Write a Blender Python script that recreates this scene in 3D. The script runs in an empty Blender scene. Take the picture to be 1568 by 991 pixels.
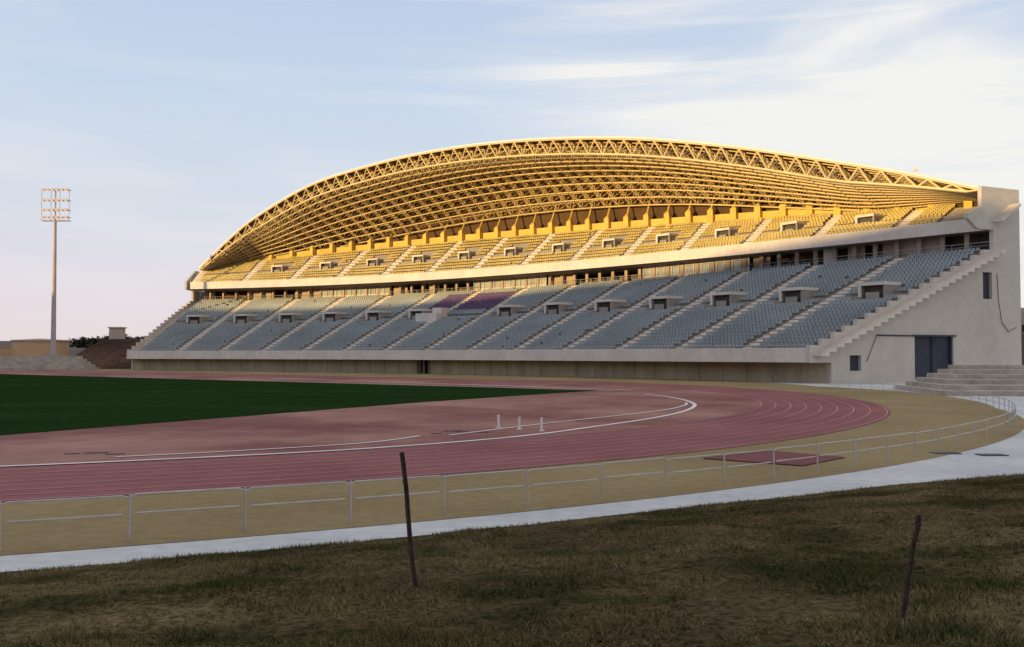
import bpy, math, random
import bmesh
from mathutils import Vector, noise
random.seed(4)
scene=bpy.context.scene
EYE=3.4
# ------------------------------------------------------------------ materials
def mat(name,col,rough=.85,var=.15,scale=1.0,col2=None,bump=0.0,metal=0.0,detail=6,stretch=None,spec=0.3,fine=None,bd=.05,patch=None):
    m=bpy.data.materials.new(name); m.use_nodes=True
    nt=m.node_tree; b=nt.nodes['Principled BSDF']
    b.inputs['Roughness'].default_value=rough; b.inputs['Metallic'].default_value=metal
    b.inputs['Specular IOR Level'].default_value=spec
    tc=nt.nodes.new('ShaderNodeTexCoord'); mp=nt.nodes.new('ShaderNodeMapping')
    if stretch: mp.inputs['Scale'].default_value=stretch
    nt.links.new(tc.outputs['Object'],mp.inputs[0])
    n=nt.nodes.new('ShaderNodeTexNoise'); n.inputs['Scale'].default_value=scale; n.inputs['Detail'].default_value=detail
    nt.links.new(mp.outputs[0],n.inputs['Vector'])
    r=nt.nodes.new('ShaderNodeValToRGB'); r.color_ramp.elements[0].position=.3; r.color_ramp.elements[1].position=.7
    c=col
    if col2 is None:
        a=[x*(1-var) for x in c]; d=[min(1,x*(1+var)) for x in c]
    else: a=list(c); d=list(col2)
    r.color_ramp.elements[0].color=(*a,1); r.color_ramp.elements[1].color=(*d,1)
    nt.links.new(n.outputs['Fac'],r.inputs[0])
    out=r.outputs[0]; hgt=n.outputs['Fac']
    if patch:   # (scale, colour, amount)
        n3=nt.nodes.new('ShaderNodeTexNoise'); n3.inputs['Scale'].default_value=patch[0]; n3.inputs['Detail'].default_value=7; n3.inputs['Roughness'].default_value=.62
        mo=nt.nodes.new('ShaderNodeMapping'); mo.inputs['Location'].default_value=(7.3,2.1,4); nt.links.new(tc.outputs['Object'],mo.inputs[0]); nt.links.new(mo.outputs[0],n3.inputs['Vector'])
        r3=nt.nodes.new('ShaderNodeMapRange'); r3.inputs[1].default_value=.46; r3.inputs[2].default_value=.60; r3.inputs[3].default_value=0; r3.inputs[4].default_value=patch[2]
        nt.links.new(n3.outputs['Fac'],r3.inputs[0])
        m3=nt.nodes.new('ShaderNodeMix'); m3.data_type='RGBA'; nt.links.new(r3.outputs[0],m3.inputs[0]); nt.links.new(out,m3.inputs[6]); m3.inputs[7].default_value=(*patch[1],1)
        out=m3.outputs[2]
    if fine:
        n2=nt.nodes.new('ShaderNodeTexNoise'); n2.inputs['Scale'].default_value=fine[0]; n2.inputs['Detail'].default_value=5
        nt.links.new(tc.outputs['Object'],n2.inputs['Vector'])
        mr=nt.nodes.new('ShaderNodeMapRange'); mr.inputs[1].default_value=.3; mr.inputs[2].default_value=.7
        mr.inputs[3].default_value=1-fine[1]; mr.inputs[4].default_value=1+fine[1]
        nt.links.new(n2.outputs['Fac'],mr.inputs[0])
        mx=nt.nodes.new('ShaderNodeVectorMath'); mx.operation='SCALE'
        nt.links.new(out,mx.inputs[0]); nt.links.new(mr.outputs[0],mx.inputs['Scale'])
        out=mx.outputs[0]; hgt=n2.outputs['Fac']
    nt.links.new(out,b.inputs['Base Color'])
    if bump:
        bp=nt.nodes.new('ShaderNodeBump'); bp.inputs['Strength'].default_value=bump; bp.inputs['Distance'].default_value=bd
        nt.links.new(hgt,bp.inputs['Height']); nt.links.new(bp.outputs[0],b.inputs['Normal'])
    return m
M={}
M['white']=mat('white_painted_concrete',(.68,.61,.56),.8,.08,.25,fine=(1.3,.07))
M['endwall']=mat('pale_plaster',(.56,.50,.44),.85,.08,.15,stretch=(1,1,.4),fine=(.9,.06))
M['base']=mat('beige_plaster',(.45,.36,.25),.9,.16,.4,stretch=(1,1,.25),fine=(2,.08))
M['conc']=mat('terrace_concrete',(.31,.275,.25),.9,.12,.5)
M['aisle']=mat('aisle_concrete',(.68,.60,.52),.9,.08,.6)
M['step']=mat('weathered_step_concrete',(.40,.35,.29),.9,.2,.5,fine=(2,.12))
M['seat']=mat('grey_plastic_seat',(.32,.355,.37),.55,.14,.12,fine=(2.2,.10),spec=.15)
M['seatu']=mat('upper_plastic_seat_sun_tint',(.54,.42,.15),.55,.2,.25,fine=(2.2,.15),spec=.15)  # yellow of the low sun put into the seat colour
M['purple']=mat('purple_seat',(.13,.075,.17),.5,.2,1)
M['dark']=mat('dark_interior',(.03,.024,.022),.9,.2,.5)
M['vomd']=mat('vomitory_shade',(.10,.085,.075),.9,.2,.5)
M['pink']=mat('concourse_wall',(.46,.36,.30),.9,.12,.4)
M['yellow']=mat('yellow_wall',(.70,.50,.13),.85,.12,.4)
M['glass']=mat('box_glass',(.36,.40,.40),.15,.25,.5,spec=.6)
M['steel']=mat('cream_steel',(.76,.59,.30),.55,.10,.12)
M['sheet']=mat('roof_sheeting',(.105,.058,.026),.8,.25,.2)
M['edge']=mat('roof_edge_flashing',(.78,.73,.68),.6,.05,.5)
M['track']=mat('red_synthetic_track',(.205,.066,.072),.9,.15,.12,col2=(.30,.12,.118),fine=(1.5,.08),detail=8,spec=.1)
M['apron']=mat('dusty_red_apron',(.22,.09,.08),.95,.15,.10,col2=(.38,.21,.17),fine=(.9,.12),detail=9,spec=.1,patch=(.13,(.17,.06,.06),.6))
M['line']=mat('white_line_paint',(.76,.70,.69),.8,.12,.6)
M['lane']=mat('worn_lane_paint',(.46,.30,.30),.8,.2,.5)
M['pitch']=mat('pitch_turf',(.012,.030,.009),1,.2,.05,col2=(.021,.046,.013),fine=(2,.25),stretch=(1,3,1),spec=.0)
M['tan']=mat('tan_gravel',(.22,.16,.078),.95,.1,.10,col2=(.32,.24,.125),fine=(3,.12),detail=9,spec=.1)
M['path']=mat('pale_concrete_path',(.42,.43,.44),.9,.1,.2,col2=(.60,.60,.60),fine=(3,.10),detail=8,spec=.1)
M['grass']=mat('dry_grass_ground',(.045,.033,.019),1,.2,.30,col2=(.15,.11,.06),bump=1.0,bd=.06,detail=12,fine=(14,.6),spec=0,patch=(.42,(.030,.030,.012),.85))
M['blade']=mat('grass_blades',(.055,.048,.018),1,.2,.45,col2=(.25,.19,.095),detail=10,fine=(17,.5),spec=0,patch=(.42,(.040,.052,.016),.9))
M['ground']=mat('veld_ground',(.05,.04,.025),1,.2,.02,col2=(.09,.065,.04),spec=0)
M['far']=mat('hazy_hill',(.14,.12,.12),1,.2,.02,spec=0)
M['bank']=mat('bare_earth_bank',(.05,.032,.026),1,.3,.08,col2=(.11,.065,.045),fine=(.8,.3),spec=0)
M['rust']=mat('rusty_steel',(.055,.037,.032),.9,.4,8)
M['galv']=mat('galvanised_steel',(.45,.43,.42),.5,.15,2,metal=.2)
M['mast']=mat('mast_steel',(.44,.38,.37),.5,.1,.3,metal=.1)
M['lamp']=mat('lamp_housing',(.55,.48,.47),.4,.1,2)
M['doord']=mat('dark_steel_door',(.035,.042,.06),.6,.2,.8)
M['ochre']=mat('ochre_wall',(.52,.34,.20),.9,.15,.2)
M['leaf']=mat('distant_foliage',(.035,.045,.025),1,.3,.3,col2=(.07,.07,.04),spec=0)
M['red']=mat('red_rubber_mat',(.16,.042,.045),.85,.15,.4)
# ------------------------------------------------------------------ mesh helpers
class MB:
    def __init__(s): s.v=[]; s.f=[]
    def quad(s,a,b,c,d):
        i=len(s.v); s.v+= [tuple(a),tuple(b),tuple(c),tuple(d)]; s.f.append((i,i+1,i+2,i+3))
    def hexa(s,b,t):
        i=len(s.v); s.v+=[tuple(p) for p in b]+[tuple(p) for p in t]
        s.f+=[(i+3,i+2,i+1,i),(i+4,i+5,i+6,i+7)]+[(i+k,i+(k+1)%4,i+4+(k+1)%4,i+4+k) for k in range(4)]
    def box(s,c,ax,ay,hx,hy,z0,z1):
        ax=Vector((ax[0],ax[1],0))*hx; ay=Vector((ay[0],ay[1],0))*hy; c=Vector((c[0],c[1],0))
        q=[c-ax-ay,c+ax-ay,c+ax+ay,c-ax+ay]
        s.hexa([(p.x,p.y,z0) for p in q],[(p.x,p.y,z1) for p in q])
    def tube(s,a,b,r,n=4,r2=None):
        a=Vector(a); b=Vector(b); d=b-a
        if d.length<1e-4: return
        d.normalize(); u=d.cross(Vector((0,0,1)))
        if u.length<.01: u=Vector((1,0,0))
        u.normalize(); w=d.cross(u); i=len(s.v); r2=r if r2 is None else r2
        for p,rr in((a,r),(b,r2)):
            for k in range(n):
                an=2*math.pi*k/n+.4
                s.v.append(tuple(p+u*math.cos(an)*rr+w*math.sin(an)*rr))
        for k in range(n): s.f.append((i+k,i+(k+1)%n,i+n+(k+1)%n,i+n+k))
        s.f.append(tuple(i+k for k in range(n))[::-1]); s.f.append(tuple(i+n+k for k in range(n)))
    def obj(s,name,m,parent=None,smooth=False):
        me=bpy.data.meshes.new(name); me.from_pydata(s.v,[],s.f); me.update()
        if smooth:
            for p in me.polygons: p.use_smooth=True
        o=bpy.data.objects.new(name,me); scene.collection.objects.link(o); me.materials.append(m)
        if parent: o.parent=parent
        return o
def empty(name):
    o=bpy.data.objects.new(name,None); scene.collection.objects.link(o); return o
def poly(name,pts,z,m):
    b=MB(); b.v=[(p[0],p[1],z) for p in pts]; b.f=[tuple(range(len(pts)))]
    o=b.obj(name,m)
    bm=bmesh.new(); bm.from_mesh(o.data); bmesh.ops.triangulate(bm,faces=bm.faces[:],ngon_method='EAR_CLIP')
    bmesh.ops.recalc_face_normals(bm,faces=bm.faces[:])
    for f in bm.faces:
        if f.normal.z<0: f.normal_flip()
    bm.to_mesh(o.data); bm.free(); return o
def strip(b,pts,w,z):
    for i in range(len(pts)-1):
        a=Vector(pts[i]); c=Vector(pts[i+1]); d=(c-a)
        if d.length<1e-5: continue
        def nrm(k):
            p=Vector(pts[max(0,k-1)]); q=Vector(pts[min(len(pts)-1,k+1)]); e=(q-p).normalized(); return Vector((-e.y,e.x))*w/2
        n0=nrm(i); n1=nrm(i+1)
        b.quad((*(a-n0),z),(*(c-n1),z),(*(c+n1),z),(*(a+n0),z))
# ------------------------------------------------------------------ site layout
C=Vector((-36,80)); D=Vector((.778,-.629)); W=Vector((.629,.778))
def oval(R,n=120,far=190):
    p=[C+W*R-D*far]
    a0=math.atan2(W.y,W.x)
    for k in range(n+1):
        a=a0-math.pi*k/n; p.append(C+Vector((math.cos(a),math.sin(a)))*R)
    p.append(C-W*R-D*far); return [tuple(q) for q in p]
g=MB(); g.quad((-3000,-3000,-.12),(3000,-3000,-.12),(3000,3000,-.12),(-3000,3000,-.12)); g.obj('ground',M['ground'])
def rout(deg):
    T=[(-180,70.6),(-56,70.5),(-50,71.2),(-46.4,72.8),(-42,76),(-37,82),(-30,95),(-20,112),(0,125),(40,125),(60,120),(180,120)]
    for (a,b),(c,d) in zip(T,T[1:]):
        if a<=deg<=c: return b+(d-b)*(deg-a)/(c-a)
    return 70.6
pp=[]
for k in range(0,201):
    dg=-129+k*(180/200); a=math.radians(dg); pp.append(tuple(C+Vector((math.cos(a),math.sin(a)))*rout(dg)))
pp=[tuple(Vector(pp[0])-D*190)]+pp+[tuple(Vector(pp[-1])-D*200)]
poly('concrete_path',pp,0.0,M['path'])
def tanpts():
    p=[tuple(C-W*69-D*190)]
    for k in range(0,181):
        dg=-129+k; a=math.radians(dg); R=69
        if dg>-15: R=69+min(1,(dg+15)/25)*4
        if dg>20: R=73+ (dg-20)*.45
        p.append(tuple(C+Vector((math.cos(a),math.sin(a)))*R))
    p.append(tuple(Vector(p[-1])-D*200)); return p
poly('tan_concourse',tanpts(),0.010,M['tan'])
poly('running_track',oval(62.4),0.022,M['track'])
poly('track_apron',oval(54.5),0.032,M['apron'])
poly('football_pitch',[(8,92),(7.6,90.5),(4.5,86.5),(-6.2,69.5),(-15.6,51.8),(-21.4,40.6),(-25,34),(-60,45),(-150,110),(-150,219)],0.042,M['pitch'])
ln=MB()
for i in range(0,9): strip(ln,oval(54.6+.95*i),.055,.036)
ln.obj('lane_markings',M['lane'])
wl=MB()
arc=[(-26,25.5),(-20.5,27.2),(-15.4,29.5),(-12,31.1),(-6.5,34.2),(-2.3,37.6),(.8,41),(3.5,45.2),(7.5,52),(10.3,58.5),(12.0,64.5),(12.6,69),(12.7,74),(12.2,79),(11.2,83)]
def smooth(p,n=6):
    out=[]
    for i in range(len(p)-1):
        P=[Vector(p[max(0,i-1)]),Vector(p[i]),Vector(p[i+1]),Vector(p[min(len(p)-1,i+2)])]
        for k in range(n):
            t=k/n; out.append(tuple(.5*((2*P[1])+(P[2]-P[0])*t+(2*P[0]-5*P[1]+4*P[2]-P[3])*t*t+(3*P[1]-P[0]-3*P[2]+P[3])*t**3)))
    out.append(tuple(p[-1])); return out
strip(wl,smooth(arc),.27,.052)
strip(wl,smooth([(-13,32.2),(-9.5,34.3),(-5.6,37.3),(-3.8,40.5)]),.18,.056)
strip(wl,smooth([(-2.6,40.8),(2.1,48.5),(8.5,58),(11.3,64.5),(12.1,68.2)]),.18,.060)
strip(wl,[(-34,139.5),(11.4,92.6)],.5,.052)
strip(wl,[(-62,150),(-30,124),(9.3,91)],.22,.056)
wl.obj('track_lines',M['line'])
rm=MB(); rm.hexa([(6.2,31.9,.02),(8.8,29.8,.02),(10.9,32.2,.02),(8.7,34.7,.02)],[(6.2,31.9,.05),(8.8,29.8,.05),(10.9,32.2,.05),(8.7,34.7,.05)]); rm.obj('rubber_mat',M['red'])
for q in ((14.9,33.8),(16.2,33.2)):
    b=MB(); b.box(q,(1,0),(0,1),.45,.28,.002,.03); b.obj('drain_cover',M['doord'])
b=MB()
for q in ((-3.2,41.8),(-2.2,42.8),(-1.2,42.4),(-2.6,43.2),(-14.2,33.6),(-13.4,33.2),(-14.9,33.3)):
    b.box(q,(.9,.3),(-.3,.9),random.uniform(.2,.45),random.uniform(.06,.14),.03,.055)
b.obj('rubber_scraps',M['doord'])
for (x,y,h) in ((-.62,45.2,.55),(.33,44.2,.52),(1.3,43.2,.55)):
    b=MB(); b.box((x,y),(1,0),(0,1),.05,.05,.03,h+.03); b.box((x,y),(1,0),(0,1),.12,.10,.03,.07); b.box((x,y),(1,0),(0,1),.065,.06,h+.028,h+.07)
    b.obj('marker_post',M['line'])
# ------------------------------------------------------------------ bank
def bankz(x,y):
    v=Vector((x,y))-C; r=v.length; t=r-rout(math.degrees(math.atan2(v.y,v.x)))
    t+=noise.noise(Vector((x*1.5,y*1.5,11)))*.10+noise.noise(Vector((x*6,y*6,12)))*.05
    n=noise.noise(Vector((x*.35,y*.35,0)))*.10+noise.noise(Vector((x*1.3,y*1.3,3)))*.05+noise.noise(Vector((x*4,y*4,7)))*.02
    if t<=-.6: return -.10
    if t<0: return -.10+(t+.6)/.6*.12
    z=1.8*(1-math.exp(-t*.105/1.8*1.45))*1.28
    return .02+min(z,1.85)*.98+n*min(1,t/2.5)
def axis(a,b,c0,c1,f,c):
    out=[a]; x=a
    while x<b:
        x+= f if c0<=x<c1 else c; out.append(x)
    return out
xs=axis(-45,55,-11,13,.1,.5); ys=axis(-30,52,5,24,.1,.5)
b=MB()
for y in ys:
    for x in xs:
        z=bankz(x,y)
        if -11<x<13 and 5<y<24 and z>0.0: z+=noise.noise(Vector((x*9,y*9,1)))*.012
        b.v.append((x,y,z))
nx=len(xs)-1
for j in range(len(ys)-1):
    for i in range(nx):
        k=j*(nx+1)+i; b.f.append((k,k+1,k+nx+2,k+nx+1))
b.obj('grass_bank',M['grass'],smooth=True)
b=MB(); cnt=0
while cnt<150000:
    y=6+19*random.random()**1.25; x=random.uniform(-.56,.56)*y
    v=Vector((x,y))-C; t=v.length-rout(math.degrees(math.atan2(v.y,v.x)))
    if t<-.1+.3*random.random():
        cnt+=.2; continue
    cl=noise.noise(Vector((x*.8,y*.8,5)))+.8*noise.noise(Vector((x*3,y*3,9)))
    if random.random()>.62+cl*1.0:
        cnt+=.3; continue
    cnt+=1
    z=bankz(x,y)-.012; h=random.uniform(.015,.065)*(1+1.0*cl); a=random.uniform(0,6.28); w=random.uniform(.004,.011)
    if random.random()<.3: h*=.35; sp=.13
    else: sp=.06
    lx,ly=random.uniform(-sp,sp),random.uniform(-sp,sp)
    i=len(b.v); b.v+=[(x-math.cos(a)*w,y-math.sin(a)*w,z),(x+math.cos(a)*w,y+math.sin(a)*w,z),(x+lx,y+ly,z+h)]; b.f.append((i,i+1,i+2))
b.obj('grass',M['blade'])
# ------------------------------------------------------------------ perimeter railing
rl=empty('metal_railing'); b=MB(); R=68.55; step=2.08/R; a=math.radians(-131); k=0
def rp(a,z,R=R): return (C.x+math.cos(a)*R,C.y+math.sin(a)*R,z)
while a<math.radians(12):
    ln_=random.uniform(-.00025,.00025)
    b.tube(rp(a,0),rp(a+ln_,.86),.023,6)
    a1=a+step; dz=random.uniform(-.018,.018)
    for z in (.84+dz,.50+dz):
        m_=6
        for q in range(m_):
            A=a+.0016+(a1-a-.0032)*q/m_; B_=a+.0016+(a1-a-.0032)*(q+1)/m_
            b.tube(rp(A,z),rp(B_,z),.017,6)
    b.tube(rp(a+.0016,.84+dz),rp(a,.80),.016,5); b.tube(rp(a1-.0016,.84+dz),rp(a1,.80),.016,5)
    a=a1
b.obj('rails_and_posts',M['galv'],rl)
def rustic(base,top,k=.8):
    b=MB(); base=Vector(base); top=Vector(top); n=9
    P=[base.lerp(top,i/n)+Vector((random.uniform(-.006,.006),random.uniform(-.01,.01),0)) for i in range(n+1)]
    for i in range(n):
        for off,r in(((-.012,0,0),.014),((.013,.006,0),.011),((0,.016,0),.012)):
            o=Vector(off)*k; b.tube(P[i]+o,P[i+1]+o,r*k,5)
    for t in (.15,.3,.45,.62,.8,.93):
        p=base.lerp(top,t); b.tube(p+Vector((-.028,-.01,.010)),p+Vector((.028,-.01,-.010)),.006,4)
    b.obj('fence_post',M['rust'])
rustic((-.93,9.6,bankz(-.93,9.6)-.12),(-1.07,9.6,EYE-(692-543)/1500*9.6),.95)
rustic((2.78,7.1,bankz(2.78,7.1)-.12),(2.955,7.15,EYE-(787-543)/1500*7.15),.8)
# ------------------------------------------------------------------ grandstand
GS=empty('grandstand'); N=Vector((.63,.776))
def bmp(s): return 4*s*(1-s)*(1+.6*(.5-s))
def rail(L,R_,sag):
    L=Vector(L);R_=Vector(R_)
    return lambda s:L.lerp(R_,s)+N*sag*bmp(s)
F=rail((-82,212.5),(37.3,115.9),12)
P=rail((-82.7,210.3),(34.4,114.4),12)
U=rail((-80.5,244.6),(62.4,128.0),16)
B=rail((-82,253),(63,128.4),19)
Wl=rail((-80,258),(65,129.6),22)
T=rail((-79.5,252.5),(65.7,129.5),24)
E=rail((-78.8,246.6),(61,127.4),7)
K=rail((-79.5,255),(66.1,129.9),26)
NS=72; SS=[i/NS for i in range(NS+1)]
def wallstrip(b,rf,z0,z1,ss=SS,off=0):
    f0=z0 if callable(z0) else (lambda s:z0); f1=z1 if callable(z1) else (lambda s:z1)
    for a,c in zip(ss,ss[1:]):
        p,q=rf(a),rf(c); b.quad((p.x,p.y,f0(a)),(q.x,q.y,f0(c)),(q.x,q.y,f1(c)),(p.x,p.y,f1(a)))
def band(b,rf,z0,z1,th,ss=SS):
    for a,c in zip(ss,ss[1:]):
        p,q=rf(a),rf(c)
        b.hexa([(p.x,p.y,z0),(q.x,q.y,z0),(q.x+N.x*th,q.y+N.y*th,z0),(p.x+N.x*th,p.y+N.y*th,z0)],[(p.x,p.y,z1),(q.x,q.y,z1),(q.x+N.x*th,q.y+N.y*th,z1),(p.x+N.x*th,p.y+N.y*th,z1)])
def slab(b,ra,rb,z,ss=SS):
    for a,c in zip(ss,ss[1:]):
        p,q,r,t=ra(a),ra(c),rb(c),rb(a); b.quad((p.x,p.y,z),(q.x,q.y,z),(r.x,r.y,z),(t.x,t.y,z))
def rng(a,c,n): return [a+(c-a)*i/n for i in range(n+1)]
b=MB(); wallstrip(b,F,-.1,2.45,rng(0,.480,36)); wallstrip(b,F,-.1,2.45,rng(.503,1,38)); b.obj('front_wall',M['base'],GS)
b=MB(); slab(b,P,lambda s:F(s)+N*.5,2.46); b.obj('parapet_soffit',M['conc'],GS)
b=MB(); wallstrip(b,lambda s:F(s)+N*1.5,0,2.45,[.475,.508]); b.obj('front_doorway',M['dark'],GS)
b=MB()
for s in (.480,.503):
    p=F(s); q=p+N*1.4; b.quad((p.x,p.y,0),(q.x,q.y,0),(q.x,q.y,2.45),(p.x,p.y,2.45))
for s in(.4875,.496):
    q=F(s)+N*.8; b.box(q,(.778,-.629),(.629,.778),.12,.12,0,2.4)
for i in range(0,41):
    s=i/40
    if .47<s<.51: continue
    q=F(s)-N*.02; b.box(q,(.778,-.629),(.629,.778),.10,.10,-.1,2.44)
b.obj('wall_pilasters',M['base'],GS)
b=MB(); band(b,P,2.47,4.2,.35); b.obj('lower_parapet',M['white'],GS)
b=MB(); band(b,U,19.75,21.5,.4); b.obj('upper_parapet',M['white'],GS)
b=MB()
for a,c in zip(SS,SS[1:]):
    o=.1
    p=U(a)+N*o;q=U(c)+N*o; b.tube((p.x,p.y,22.1),(q.x,q.y,22.1),.035,4); b.tube((p.x,p.y,21.5),(p.x,p.y,22.1),.03,4)
    p=P(a)+N*o;q=P(c)+N*o; b.tube((p.x,p.y,4.5),(q.x,q.y,4.5),.025,4); b.tube((p.x,p.y,4.2),(p.x,p.y,4.5),.02,4)
b.obj('parapet_handrails',M['galv'],GS)
zlow=lambda s,v:3.35+13.9*v
USL=.64
def zup(s,v): return 21.0+v*USL*(T(s)-U(s)).length
SK=[.04+.0715*k for k in range(14)]
AI=[.04+.0715*(k+.5) for k in range(-1,14)]
def frame(s,ra,rb,v):
    p=ra(s).lerp(rb(s),v); t=(ra(min(1,s+.005)).lerp(rb(min(1,s+.005)),v)-ra(max(0,s-.005)).lerp(rb(max(0,s-.005)),v)).normalized()
    n=Vector((-t.y,t.x)); return p,t,n
def tier(name,ra,rb,zf,rows,seatm,voms,v0,v1,purple=None,aisles=AI,v_start=0.012,aw=.72,aism='aisle'):
    tr=MB(); se=MB(); pu=MB(); ai=MB()
    for r in range(rows):
        va=v_start+(1-v_start)*r/rows; vb=v_start+(1-v_start)*(r+1)/rows
        for a,c in zip(SS,SS[1:]):
            p,q=ra(a).lerp(rb(a),va),ra(c).lerp(rb(c),va); p2,q2=ra(a).lerp(rb(a),vb),ra(c).lerp(rb(c),vb)
            za,zc=zf(a,va),zf(c,va); pa,pc=zf(a,vb),zf(c,vb)
            tr.quad((p.x,p.y,za),(q.x,q.y,zc),(q2.x,q2.y,zc),(p2.x,p2.y,za))
            tr.quad((p2.x,p2.y,za),(q2.x,q2.y,zc),(q2.x,q2.y,pc),(p2.x,p2.y,pa))
        for s in aisles:
            for h in (0,1):
                v=va+(vb-va)*h/2; ve=va+(vb-va)*(h+1)/2
                p,t,n=frame(s,ra,rb,v); p2,_,_=frame(s,ra,rb,ve)
                w=t*aw; z=zf(s,va)+(zf(s,vb)-zf(s,va))*h*.5+.07
                zb=zf(s,va)-.3
                ai.hexa([(p.x-w.x,p.y-w.y,zb),(p.x+w.x,p.y+w.y,zb),(p2.x+w.x,p2.y+w.y,zb),(p2.x-w.x,p2.y-w.y,zb)],[(p.x-w.x,p.y-w.y,z),(p.x+w.x,p.y+w.y,z),(p2.x+w.x,p2.y+w.y,z),(p2.x-w.x,p2.y-w.y,z)])
        vm=va+(vb-va)*.45
        if v0-.012<va<v0+.025: continue
        L=sum((ra(a).lerp(rb(a),vm)-ra(c).lerp(rb(c),vm)).length for a,c in zip(SS,SS[1:]))
        n_=int(L/.62)
        for k in range(n_):
            s=.006+(k+.5)/n_*.988
            if any(abs(s-x)*L<aw+.33 for x in aisles): continue
            if v0-.02<va<v1 and any(abs(s-x)*L<2.5 for x in voms): continue
            if random.random()<.004: continue
            p,t,n=frame(s,ra,rb,vm); z=zf(s,va)
            dd=(ra(s).lerp(rb(s),vb)-ra(s).lerp(rb(s),va)).length
            if dd<.40: continue
            m_=pu if (purple and purple[0]<s<purple[1] and purple[2]<va<purple[3]) else se
            hd=min(.24,dd*.25)
            m_.box(p,t,n,.235,hd,z+.36,z+.44)
            q=p+n*hd; m_.box(q,t,n,.235,.035,z+.40,z+.82)
    tr.obj(name+'_terrace',M['conc'],GS); se.obj(name+'_seats',seatm,GS); ai.obj(name+'_aisle_steps',M[aism],GS)
    if pu.v: pu.obj(name+'_vip_seats',M['purple'],GS)
VL=[s for i,s in enumerate(SK) if i!=6]
tier('lower_tier',P,B,zlow,27,M['seat'],VL,.50,.62,purple=(.395,.50,.60,.92),aw=.9)
VU=SK[1:13]
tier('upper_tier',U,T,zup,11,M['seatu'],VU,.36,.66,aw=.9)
vw=MB(); vl=MB(); vd=MB()
def vom(s,ra,rb,zf,va,w,h,dep,lt):
    p,t,n=frame(s,ra,rb,va); z=zf(s,va)-.2
    for sg in(-1,1):
        vw.box(p+t*sg*(w/2)+n*dep/2,t,n,.16,dep/2,z,z+h)
    vl.box(p+n*(dep/2-.05),t,n,w/2+.2,dep/2+.12,z+h+.002,z+h+lt)
    vl.box(p+t*(-w/2-.02)+n*(-.05),t,n,.19,.13,z+.3,z+h)
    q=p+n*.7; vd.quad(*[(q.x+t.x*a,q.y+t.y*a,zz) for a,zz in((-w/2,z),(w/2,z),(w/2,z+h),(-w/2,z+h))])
    vw.box(p+n*.05,t,n,w*.28,.08,z,z+h*.5)
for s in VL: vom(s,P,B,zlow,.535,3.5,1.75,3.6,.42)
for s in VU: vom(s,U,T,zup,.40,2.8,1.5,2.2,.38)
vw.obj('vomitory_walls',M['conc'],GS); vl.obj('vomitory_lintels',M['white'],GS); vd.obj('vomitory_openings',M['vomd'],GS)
b=MB(); p,t,n=frame(.425,P,B,.47); b.box(p+n*1.5,t,n,2.9,1.6,zlow(0,.47)-1,zlow(0,.47)+1.8); b.box(p+n*4.2,t,n,1.2,1.2,zlow(0,.55)-1,zlow(0,.55)+1.9)
b.obj('vip_podium',M['white'],GS)
b=MB(); slab(b,B,Wl,17.25); slab(b,U,lambda s:Wl(s)+N*1,19.76); b.obj('concourse_slabs',M['conc'],GS)
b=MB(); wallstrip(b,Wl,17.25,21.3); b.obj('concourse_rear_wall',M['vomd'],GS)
pk=MB(); gl=MB(); fr=MB()
Bi=lambda s:B(s)+N*.9
for i in range(57):
    q=Bi(i/56); pk.box(q,(.778,-.629),(.629,.778),.30,.30,17.2,19.755)
def inr(s,R_): return any(a<=s<=c for a,c in R_)
GLS=[(.18,.285),(.42,.53),(.665,.79)]; PKS=[(.0,.02),(.065,.10),(.135,.178),(.288,.31),(.345,.36),(.535,.565),(.792,.81),(.885,.90),(.915,.965)]
for a,c in GLS:
    ss=rng(a,c,14); wallstrip(gl,Bi,17.9,19.3,ss)
    band(fr,lambda s:Bi(s)-N*.1,17.25,17.9,.25,ss); band(fr,lambda s:Bi(s)-N*.1,19.35,19.75,.25,ss)
    for s in ss: fr.box(Bi(s)-N*.06,(.778,-.629),(.629,.778),.08,.12,17.3,19.74)
for a,c in PKS: wallstrip(pk,lambda s:Bi(s)+N*.8,17.25,19.76,rng(a,c,3))
fr.box(Bi(.868)+N*.3,(.778,-.629),(.629,.778),.7,.1,17.3,19.7)  # white panel put in place of a sunlit gap in the concourse
pk.obj('concourse_columns',M['pink'],GS); gl.obj('box_windows',M['glass'],GS); fr.obj('box_frames_and_sunlit_gap',M['white'],GS)
b=MB()
for a,c in zip(SS,SS[1:]):
    if inr(a,GLS): continue
    p=B(a);q=B(c); b.tube((p.x,p.y,18.25),(q.x,q.y,18.25),.04,4)
    b.tube((p.x,p.y,17.8),(q.x,q.y,17.8),.03,4); b.tube((p.x,p.y,17.2),(p.x,p.y,18.25),.03,4)
b.obj('concourse_rail',M['galv'],GS)
EH=[(0,21.5),(.05,27.7),(.1,32.7),(.2,38.9),(.3,41.3),(.4,42.1),(.5,41.5),(.6,39.7),(.7,36.8),(.8,32.6),(.9,27.4),(.95,24.6),(1,21.5)]
KH=[(0,21.5),(.05,24.6),(.1,27),(.2,29.6),(.3,31.6),(.4,32.7),(.5,32.7),(.6,31.7),(.7,29.8),(.8,26.9),(.9,23.9),(.95,22.6),(1,21.4)]
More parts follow.
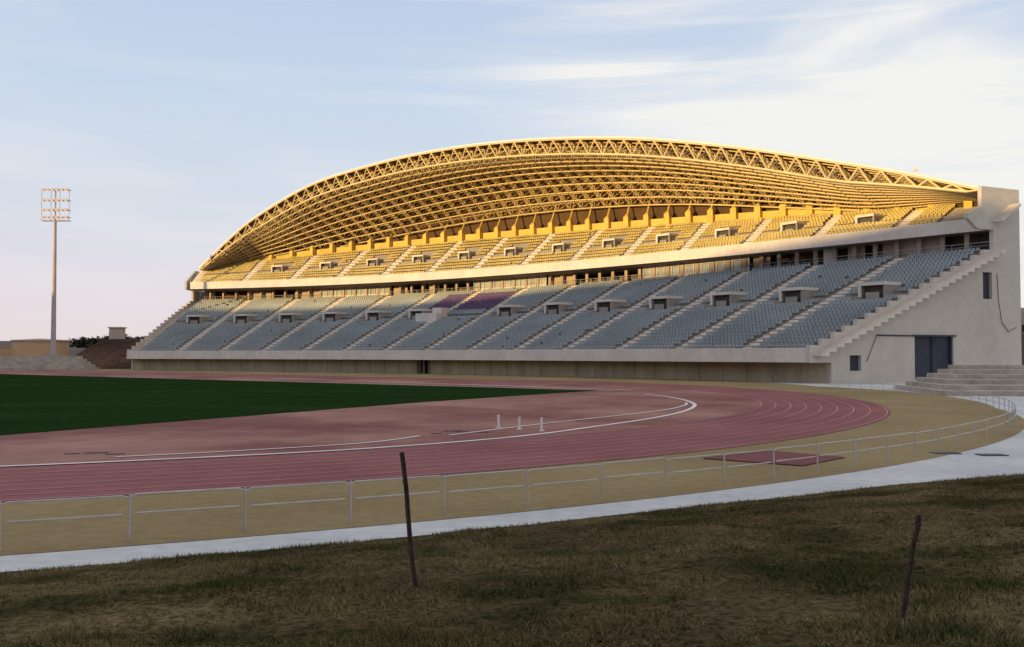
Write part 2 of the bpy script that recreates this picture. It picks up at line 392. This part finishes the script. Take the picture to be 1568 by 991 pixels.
def interp(Tb,s):
    for i in range(len(Tb)-1):
        if Tb[i][0]<=s<=Tb[i+1][0]:
            x0,y0=Tb[i];x1,y1=Tb[i+1]
            xm,ym=Tb[i-1] if i>0 else (2*x0-x1,2*y0-y1); xn,yn=Tb[i+2] if i+2<len(Tb) else (2*x1-x0,2*y1-y0)
            m0=(y1-ym)/(x1-xm); m1=(yn-y0)/(xn-x0); h=x1-x0; t=(s-x0)/h
            return (2*t**3-3*t*t+1)*y0+(t**3-2*t*t+t)*h*m0+(-2*t**3+3*t*t)*y1+(t**3-t*t)*h*m1
    return Tb[-1][1]
def roof(s,v,dn=0):
    p=E(s).lerp(K(s),v); z=EYE+interp(EH,s)*(1-v)+interp(KH,s)*v+2.0*math.sin(math.pi*v)*math.sin(math.pi*s)**2
    k=min(1,math.sin(math.pi*min(max(s,0),1))*2.6+.15)
    q=p-N*dn*.25*k; return Vector((q.x,q.y,z-dn*k))
NR,NV=56,10
b=MB()
for i in range(NR):
    for j in range(NV):
        a=[roof(i/NR,j/NV),roof((i+1)/NR,j/NV),roof((i+1)/NR,(j+1)/NV),roof(i/NR,(j+1)/NV)]
        b.quad(*[p+Vector((0,0,.25)) for p in a])
b.obj('roof_sheeting',M['sheet'],GS)
b=MB(); th=2.5
top=[[roof(i/NR,j/NV) for j in range(NV+1)] for i in range(NR+1)]
bot=[[roof((i+.5)/NR,(j+.5)/NV,th) for j in range(NV)] for i in range(NR)]
for i in range(NR+1):
    for j in range(NV+1):
        if i<NR: b.tube(top[i][j],top[i+1][j],.10)
        if j<NV: b.tube(top[i][j],top[i][j+1],.11)
for i in range(NR):
    for j in range(NV):
        if i<NR-1: b.tube(bot[i][j],bot[i+1][j],.21 if j==0 else .15)
        if j<NV-1: b.tube(bot[i][j],bot[i][j+1],.10)
        for di in(0,1):
            for dj in(0,1): b.tube(bot[i][j],top[i+di][j+dj],.14 if j==0 else .085)
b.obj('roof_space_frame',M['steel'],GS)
b=MB()
for i in range(NR):
    a,c=roof(i/NR,0),roof((i+1)/NR,0)
    b.tube(a+Vector((0,0,.3)),c+Vector((0,0,.3)),.26,6)
b.obj('roof_edge',M['edge'],GS)
Tw=lambda s:T(s)+N*.8
zT=lambda s:zup(s,1)
b=MB(); wallstrip(b,Tw,lambda s:zT(s)-.5,lambda s:min(zT(s)+1.5,EYE+interp(KH,s)-.3))
for i in range(1,36):
    s=i/36; q=Tw(s)-N*.5; zt=min(zT(s)+2.3,EYE+interp(KH,s)-.2)
    b.box(q,(.778,-.629),(.629,.778),.55,.45,zT(s)-1,zt)
    b.tube((q.x,q.y,zt-.02),(q.x,q.y,zt+.4),.55,8,.3)
    b.tube((q.x,q.y,zt-.02),(K(s).x,K(s).y,EYE+interp(KH,s)),.18,6)
b.obj('upper_rear_wall',M['yellow'],GS)
b=MB(); rr=[i/NR for i in range(NR)]+[.995]; wallstrip(b,lambda s:K(s)-N*.03,0,lambda s:EYE+interp(KH,s)+.24,rr); b.obj('rear_facade',M['sheet'],GS)
d0=Vector((37.3,115.9)); dr=Vector((.901,.435)); dout=Vector((.435,-.901))
prof=[(0,-.3),(0,2.45),(-3.3,2.45),(-3.3,4.5)]
n=17
for i in range(n):
    D0=-3.3+31.4*(i+1)/n; z0=4.5+13.3*(i)/n; z1=4.5+13.3*(i+1)/n
    prof+= [(D0,z0),(D0,z1)]
prof+=[(28.1,19.7),(25.2,19.7),(23.4,21.0),(23.4,21.6),(26,22.6),(26,25.3),(33.2,25.3),(33.2,-.3)]
def endwall(name,d0,dr,dout,prof,th,off=.02):
    b=MB(); k=len(prof)
    for o in(off,off+th):
        for(dd,z) in prof:
            p=d0+dr*dd+dout*o; b.v.append((p.x,p.y,z))
    b.f=[tuple(range(k)),tuple(range(2*k-1,k-1,-1))]+[(i,(i+1)%k,k+(i+1)%k,k+i) for i in range(k)]
    o=b.obj(name,M['endwall'],GS); bm=bmesh.new(); bm.from_mesh(o.data); bmesh.ops.recalc_face_normals(bm,faces=bm.faces[:]); bm.to_mesh(o.data); bm.free(); return o
ew=endwall('end_wall',d0,dr,dout,prof,.6)
holes=[(13.6,20.4,.35,5.67),(26.0,27.7,10.6,14.1),(2.9,4.7,1.45,3.3)]
bk=MB()
for h in holes:
    cb=MB(); c=d0+dr*(h[0]+h[1])/2+dout*.3; cb.box(c,dr,dout,(h[1]-h[0])/2,1.2,h[2],h[3]); co=cb.obj('cut',M['dark'])
    bm=bmesh.new(); bm.from_mesh(co.data); bmesh.ops.recalc_face_normals(bm,faces=bm.faces[:]); bm.to_mesh(co.data); bm.free()
    md=ew.modifiers.new('b','BOOLEAN'); md.object=co; md.operation='DIFFERENCE'; md.solver='EXACT'
    bpy.context.view_layer.objects.active=ew
    with bpy.context.temp_override(object=ew,active_object=ew): bpy.ops.object.modifier_apply(modifier='b')
    bpy.data.objects.remove(co)
    c=d0+dr*(h[0]+h[1])/2+dout*.12; bk.box(c,dr,dout,(h[1]-h[0])/2+.2,.04,h[2]-.1,h[3]+.1)
bk.obj('end_wall_doors',M['doord'],GS)
b=MB()
c=d0+dr*17+dout*.30; b.box(c,dr,dout,.06,.06,.35,5.6)
for D_ in (13.75,20.25): b.box(d0+dr*D_+dout*.32,dr,dout,.12,.1,.35,5.66)
p=d0+dr*7.2+dout*.75;q=d0+dr*13.4+dout*.75; b.tube((p.x,p.y,5.75),(q.x,q.y,5.72),.09,5); b.tube((p.x,p.y,5.75),(p.x-1.5,p.y-.7,2.6),.04,5)
b.box(d0+dr*17+dout*.7,dr,dout,3.8,.12,5.68,5.85)
pts=[d0+dr*x+dout*.7 for x in (28.6,28.8,29.4,30.6,32.2)]; zs=[14,10.5,7.6,6.4,7.0]
for i in range(4): b.tube((pts[i].x,pts[i].y,zs[i]),(pts[i+1].x,pts[i+1].y,zs[i+1]),.04,4)
b.obj('end_wall_fittings',M['doord'],GS)
profL=[(0,-.3),(0,2.45),(-2.3,2.45),(-2.3,4.5)]
for i in range(17): profL+= [(-2.3+40.5*(i+1)/17,4.5+13.3*i/17),(-2.3+40.5*(i+1)/17,4.5+13.3*(i+1)/17)]
profL+=[(38.2,19.7),(33,19.7),(33,21.6),(40,25),(45,25),(45,-.3)]
endwall('far_end_wall',Vector((-82,212.5)),Vector((.01,1)).normalized(),Vector((-1,.0)),profL,.5)
b=MB(); p=roof(.955,0); b.tube(p,p+Vector((0,0,1.0)),.12,6); b.box(p.xy,(1,0),(0,1),.25,.25,p.z+.9,p.z+1.3); b.obj('roof_beacon',M['edge'],GS)
b=MB(); c=d0+dr*38.5; b.box(c+Vector((0,3)),dr,(-dr.y,dr.x),4.5,3,0,6.2); b.box(c+Vector((0,5)),dr,(-dr.y,dr.x),4.3,2.4,6.2,9.8); b.obj('rear_stair_block',M['pink'],GS)
b=MB(); b.box(c+Vector((-1.5,-.3)),dr,(-dr.y,dr.x),2.2,.1,6.4,7.4)
for k in range(4): 
    q=c+dr*(-4+k*1.3)+Vector((0,-.4)); b.tube((q.x,q.y,0),(q.x,q.y,9),.12,5)
b.obj('rear_stair_steelwork',M['doord'],GS)
# ------------------------------------------------------------------ terraces
def terrace(name,p0,ax,ay,L,n,td,rh,zb=0,inset=.6):
    b=MB(); p0=Vector(p0); ax=Vector(ax).normalized(); ay=Vector(ay).normalized()
    for i in range(n):
        b.box(p0+ax*(L/2+i*inset)+ay*(td*i+td*(n-i)/2),ax,ay,L/2,td*(n-i)/2,zb-.1+(rh*i if i else 0),zb+rh*(i+1))
    return b.obj(name,M['step'])
terrace('terrace_steps',(35.6,80.5),(1,-.12),(.12,1),40,6,2.6,.40,inset=1.0)
terrace('terrace_steps',(-134,205),(1,.02),(0,1),44,5,1.6,.62,inset=-.9)
# cylindrical tank at far left
WT=empty('water_tank')
b=MB(); b.tube((-115.5,240,-.1),(-115.5,240,6.6),6.4,40); b.obj('shell',M['ochre'],WT)
b=MB(); b.tube((-115.5,240,6.58),(-115.5,240,6.95),6.6,40); b.tube((-115.5,240,6.93),(-115.5,240,7.3),6.2,40,.6); b.obj('lid',M['pink'],WT)
b=MB(); b.box((-135,246),(1,0),(0,1),12,2,0,5.2); b.box((-135,246),(1,0),(0,1),12.2,2.2,5.2,5.4); b.obj('boundary_wall',M['ochre'])
b=MB(); nx,ny=90,24
for j in range(ny+1):
    for i in range(nx+1):
        x=-113+i/nx*53; y=228+j/ny*60; u=i/nx; w=j/ny
        e=min(1,u*7)*min(1,(1-u)*4)*min(1,w*2.6)
        b.v.append((x,y,-.1+e*(7.6+noise.noise(Vector((x*.06,y*.06,0)))*1.0+noise.noise(Vector((x*.3,y*.3,0)))*.45)))
for j in range(ny):
    for i in range(nx):
        k=j*(nx+1)+i; b.f.append((k,k+1,k+nx+2,k+nx+1))
b.obj('earth_bank',M['bank'],smooth=True)
b=MB(); b.box((-108,268),(1,0),(0,1),1.6,1.6,0,10.6); b.box((-108,268),(1,0),(0,1),1.9,1.9,10.6,10.9); b.obj('pump_house',M['pink'])
def treemass(name,x0,x1,y,zb,h,nc,seed):
    b=MB(); R_=random.Random(seed)
    for _ in range(nc):
        x=R_.uniform(x0,x1); hh=h*(.45+.8*abs(noise.noise(Vector((x*.09,seed,0)))))+R_.uniform(-.5,.5)
        for k in range(12):
            cx=x+R_.gauss(0,1.6); cy=y+R_.gauss(0,2); cz=zb+R_.uniform(0,hh)
            for q in range(3):
                d=Vector((R_.gauss(0,1),R_.gauss(0,1),R_.gauss(0,.7))); e=Vector((R_.gauss(0,1),R_.gauss(0,1),R_.gauss(0,.7)))
                o=Vector((cx,cy,cz)); i=len(b.v); b.v+=[tuple(o),tuple(o+d*.8),tuple(o+e*.8)]; b.f.append((i,i+1,i+2))
    b.obj(name,M['leaf'])
treemass('distant_trees',-178,-138,400,6.5,6.3,170,2)
treemass('distant_trees',-345,-200,640,6,5,220,5)
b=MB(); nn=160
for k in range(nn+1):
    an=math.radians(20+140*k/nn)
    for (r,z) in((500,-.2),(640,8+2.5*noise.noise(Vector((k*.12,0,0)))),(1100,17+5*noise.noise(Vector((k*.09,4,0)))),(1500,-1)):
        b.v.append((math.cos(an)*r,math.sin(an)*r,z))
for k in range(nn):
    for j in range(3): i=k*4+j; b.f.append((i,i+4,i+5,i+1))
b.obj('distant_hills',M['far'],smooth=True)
S=Vector((-.75,-.66)).normalized()
RG=[(-260,34),(-100,41.5),(55,40.5),(85,38.5),(110,36.5),(146,33.5),(200,30.5),(233,30),(420,29)]  # added terrain behind the camera; its crest sets the shade line on the stand
def shade_ridge(q):
    q=max(-260,min(420,q))
    for (a,c),(d,e) in zip(RG,RG[1:]):
        if a<=q<=d: return c+(e-c)*(q-a)/(d-a)
b=MB(); n1,n2=120,14
for i in range(n1+1):
    q=-260+680*i/n1
    for j in range(n2+1):
        p=35+180*j/n2; f=math.sin(min(1,(p-35)/85)*math.pi/2) if p<120 else max(0,1-((p-120)/95)**2)
        pos=S*p+Vector((S.y,-S.x))*q
        z=-.1+f*(shade_ridge(q)+noise.noise(Vector((q*.06,0,2)))*.8+noise.noise(Vector((q*.3,0,2)))*.5)
        b.v.append((pos.x,pos.y,z))
for i in range(n1):
    for j in range(n2): k=i*(n2+1)+j; b.f.append((k,k+1,k+n2+2,k+n2+1))
b.obj('added_shade_hill',M['ground'],smooth=True)
# ------------------------------------------------------------------ floodlight mast
FM=empty('floodlight_mast'); X,Y=-103,220; b=MB()
b.tube((X,Y,0),(X,Y,33.5),.60,12,.34); b.tube((X,Y,33.5),(X,Y,41),.2,8,.15); b.box((X,Y),(1,0),(0,1),1.4,1.4,0,3.4)
b.obj('pole',M['mast'],FM)
b=MB()
for z in (33.6,34.4,36.0,38.2,40.6):
    b.tube((X-3.1,Y,z),(X+3.1,Y,z),.09,5); b.tube((X-3.1,Y+1.2,z),(X+3.1,Y+1.2,z),.07,5)
for x in (-3.1,-1,1,3.1):
    b.tube((X+x,Y,33.6),(X+x,Y,40.6),.07,5); b.tube((X+x,Y,33.6),(X+x,Y+1.2,33.6),.06,4)
b.obj('headframe',M['mast'],FM)
b=MB()
for z in (34.2,35.9,38.1,40.5):
    for k in range(6):
        x=X-2.65+k*1.06
        b.hexa([(x-.36,Y-.75,z-.35),(x+.36,Y-.75,z-.35),(x+.2,Y-.1,z-.15),(x-.2,Y-.1,z-.15)],[(x-.36,Y-.55,z+.4),(x+.36,Y-.55,z+.4),(x+.2,Y-.1,z+.25),(x-.2,Y-.1,z+.25)])
b.obj('lamps',M['lamp'],FM)
# ------------------------------------------------------------------ sky & sun
w=bpy.data.worlds.new('World'); scene.world=w; w.use_nodes=True; nt=w.node_tree
bg=nt.nodes['Background']; bg.inputs[1].default_value=.12
el=math.radians(4.0); rot=math.atan2(S.x,S.y)
sky=nt.nodes.new('ShaderNodeTexSky'); sky.sky_type='NISHITA'; sky.sun_disc=False; sky.sun_elevation=el; sky.sun_rotation=rot
tc=nt.nodes.new('ShaderNodeTexCoord'); sx=nt.nodes.new('ShaderNodeSeparateXYZ'); nt.links.new(tc.outputs['Generated'],sx.inputs[0])
rp_=nt.nodes.new('ShaderNodeValToRGB'); e=rp_.color_ramp.elements
e[0].position=0; e[0].color=(.84,.71,.73,1); e[1].position=1; e[1].color=(.62,.59,.60,1)
for po,c in((.06,(.80,.74,.82)),(.14,(.71,.76,.86)),(.25,(.61,.72,.88)),(.36,(.53,.64,.85))):
    x=e.new(po); x.color=(*c,1)
nt.links.new(sx.outputs[2],rp_.inputs[0])
def cloud(scale,rot,sc_,lo,hi,off=(0,0,0),dist=.5):
    mp=nt.nodes.new('ShaderNodeMapping'); mp.inputs['Scale'].default_value=scale; mp.inputs['Rotation'].default_value=(0,math.radians(rot),0); mp.inputs['Location'].default_value=off; nt.links.new(tc.outputs['Generated'],mp.inputs[0])
    nz=nt.nodes.new('ShaderNodeTexNoise'); nz.inputs['Scale'].default_value=sc_; nz.inputs['Detail'].default_value=7; nz.inputs['Distortion'].default_value=dist; nt.links.new(mp.outputs[0],nz.inputs['Vector'])
    return mrange(nz.outputs['Fac'],lo,hi,0,1)
def math_(op,a,b_=None,c=None):
    m=nt.nodes.new('ShaderNodeMath'); m.operation=op
    for i,x in enumerate((a,b_,c)):
        if x is None: continue
        if isinstance(x,(int,float)): m.inputs[i].default_value=x
        else: nt.links.new(x,m.inputs[i])
    return m.outputs[0]
def mrange(v,a,b_,c,d):
    m=nt.nodes.new('ShaderNodeMapRange'); m.interpolation_type='SMOOTHSTEP'
    for i,x in enumerate((a,b_,c,d)): m.inputs[i+1].default_value=x
    nt.links.new(v,m.inputs[0]); return m.outputs[0]
m1=cloud((1.6,1.6,9),6,1.5,.40,.66); st=cloud((1.0,1.0,22),-2,1.7,.52,.66,(3,1,5),.25)
m2=mrange(sx.outputs[0],-.15,.30,.25,1.0); m2b=mrange(sx.outputs[0],-.2,.15,.1,.55)
glow=mrange(sx.outputs[0],-.08,.32,0,.75); gz=mrange(sx.outputs[2],.14,.30,1,0.1)
fac=math_('MINIMUM',math_('ADD',math_('ADD',math_('MULTIPLY',m1,m2),math_('MULTIPLY',st,m2b)),math_('MULTIPLY',glow,gz)),1.0)
mx=nt.nodes.new('ShaderNodeMix'); mx.data_type='RGBA'; nt.links.new(fac,mx.inputs[0]); nt.links.new(rp_.outputs[0],mx.inputs[6]); mx.inputs[7].default_value=(.95,.94,.92,1)
sc=nt.nodes.new('ShaderNodeVectorMath'); sc.operation='SCALE'; sc.inputs['Scale'].default_value=1/.12; nt.links.new(mx.outputs[2],sc.inputs[0])
m3=nt.nodes.new('ShaderNodeMix'); m3.data_type='RGBA'; m3.inputs[0].default_value=.93; nt.links.new(sky.outputs[0],m3.inputs[6]); nt.links.new(sc.outputs[0],m3.inputs[7])
nt.links.new(m3.outputs[2],bg.inputs[0])
sd=bpy.data.lights.new('sun','SUN'); sd.energy=4.8; sd.angle=math.radians(.6); sd.color=(1,.68,.27)
so=bpy.data.objects.new('sun',sd); scene.collection.objects.link(so)
tos=Vector((S.x*math.cos(el),S.y*math.cos(el),math.sin(el))); so.rotation_euler=tos.to_track_quat('Z','Y').to_euler()
# ------------------------------------------------------------------ camera
cd=bpy.data.cameras.new('camera'); cam=bpy.data.objects.new('camera',cd); scene.collection.objects.link(cam); scene.camera=cam
cd.sensor_width=36; cd.lens=36*1500/1568; cd.clip_end=6000; cd.clip_start=.1
cam.location=(0,0,EYE); cam.rotation_euler=(math.radians(90)+math.atan(47.5/1500),0,0)
scene.view_settings.view_transform='Standard'; scene.view_settings.look='None'; scene.view_settings.exposure=0
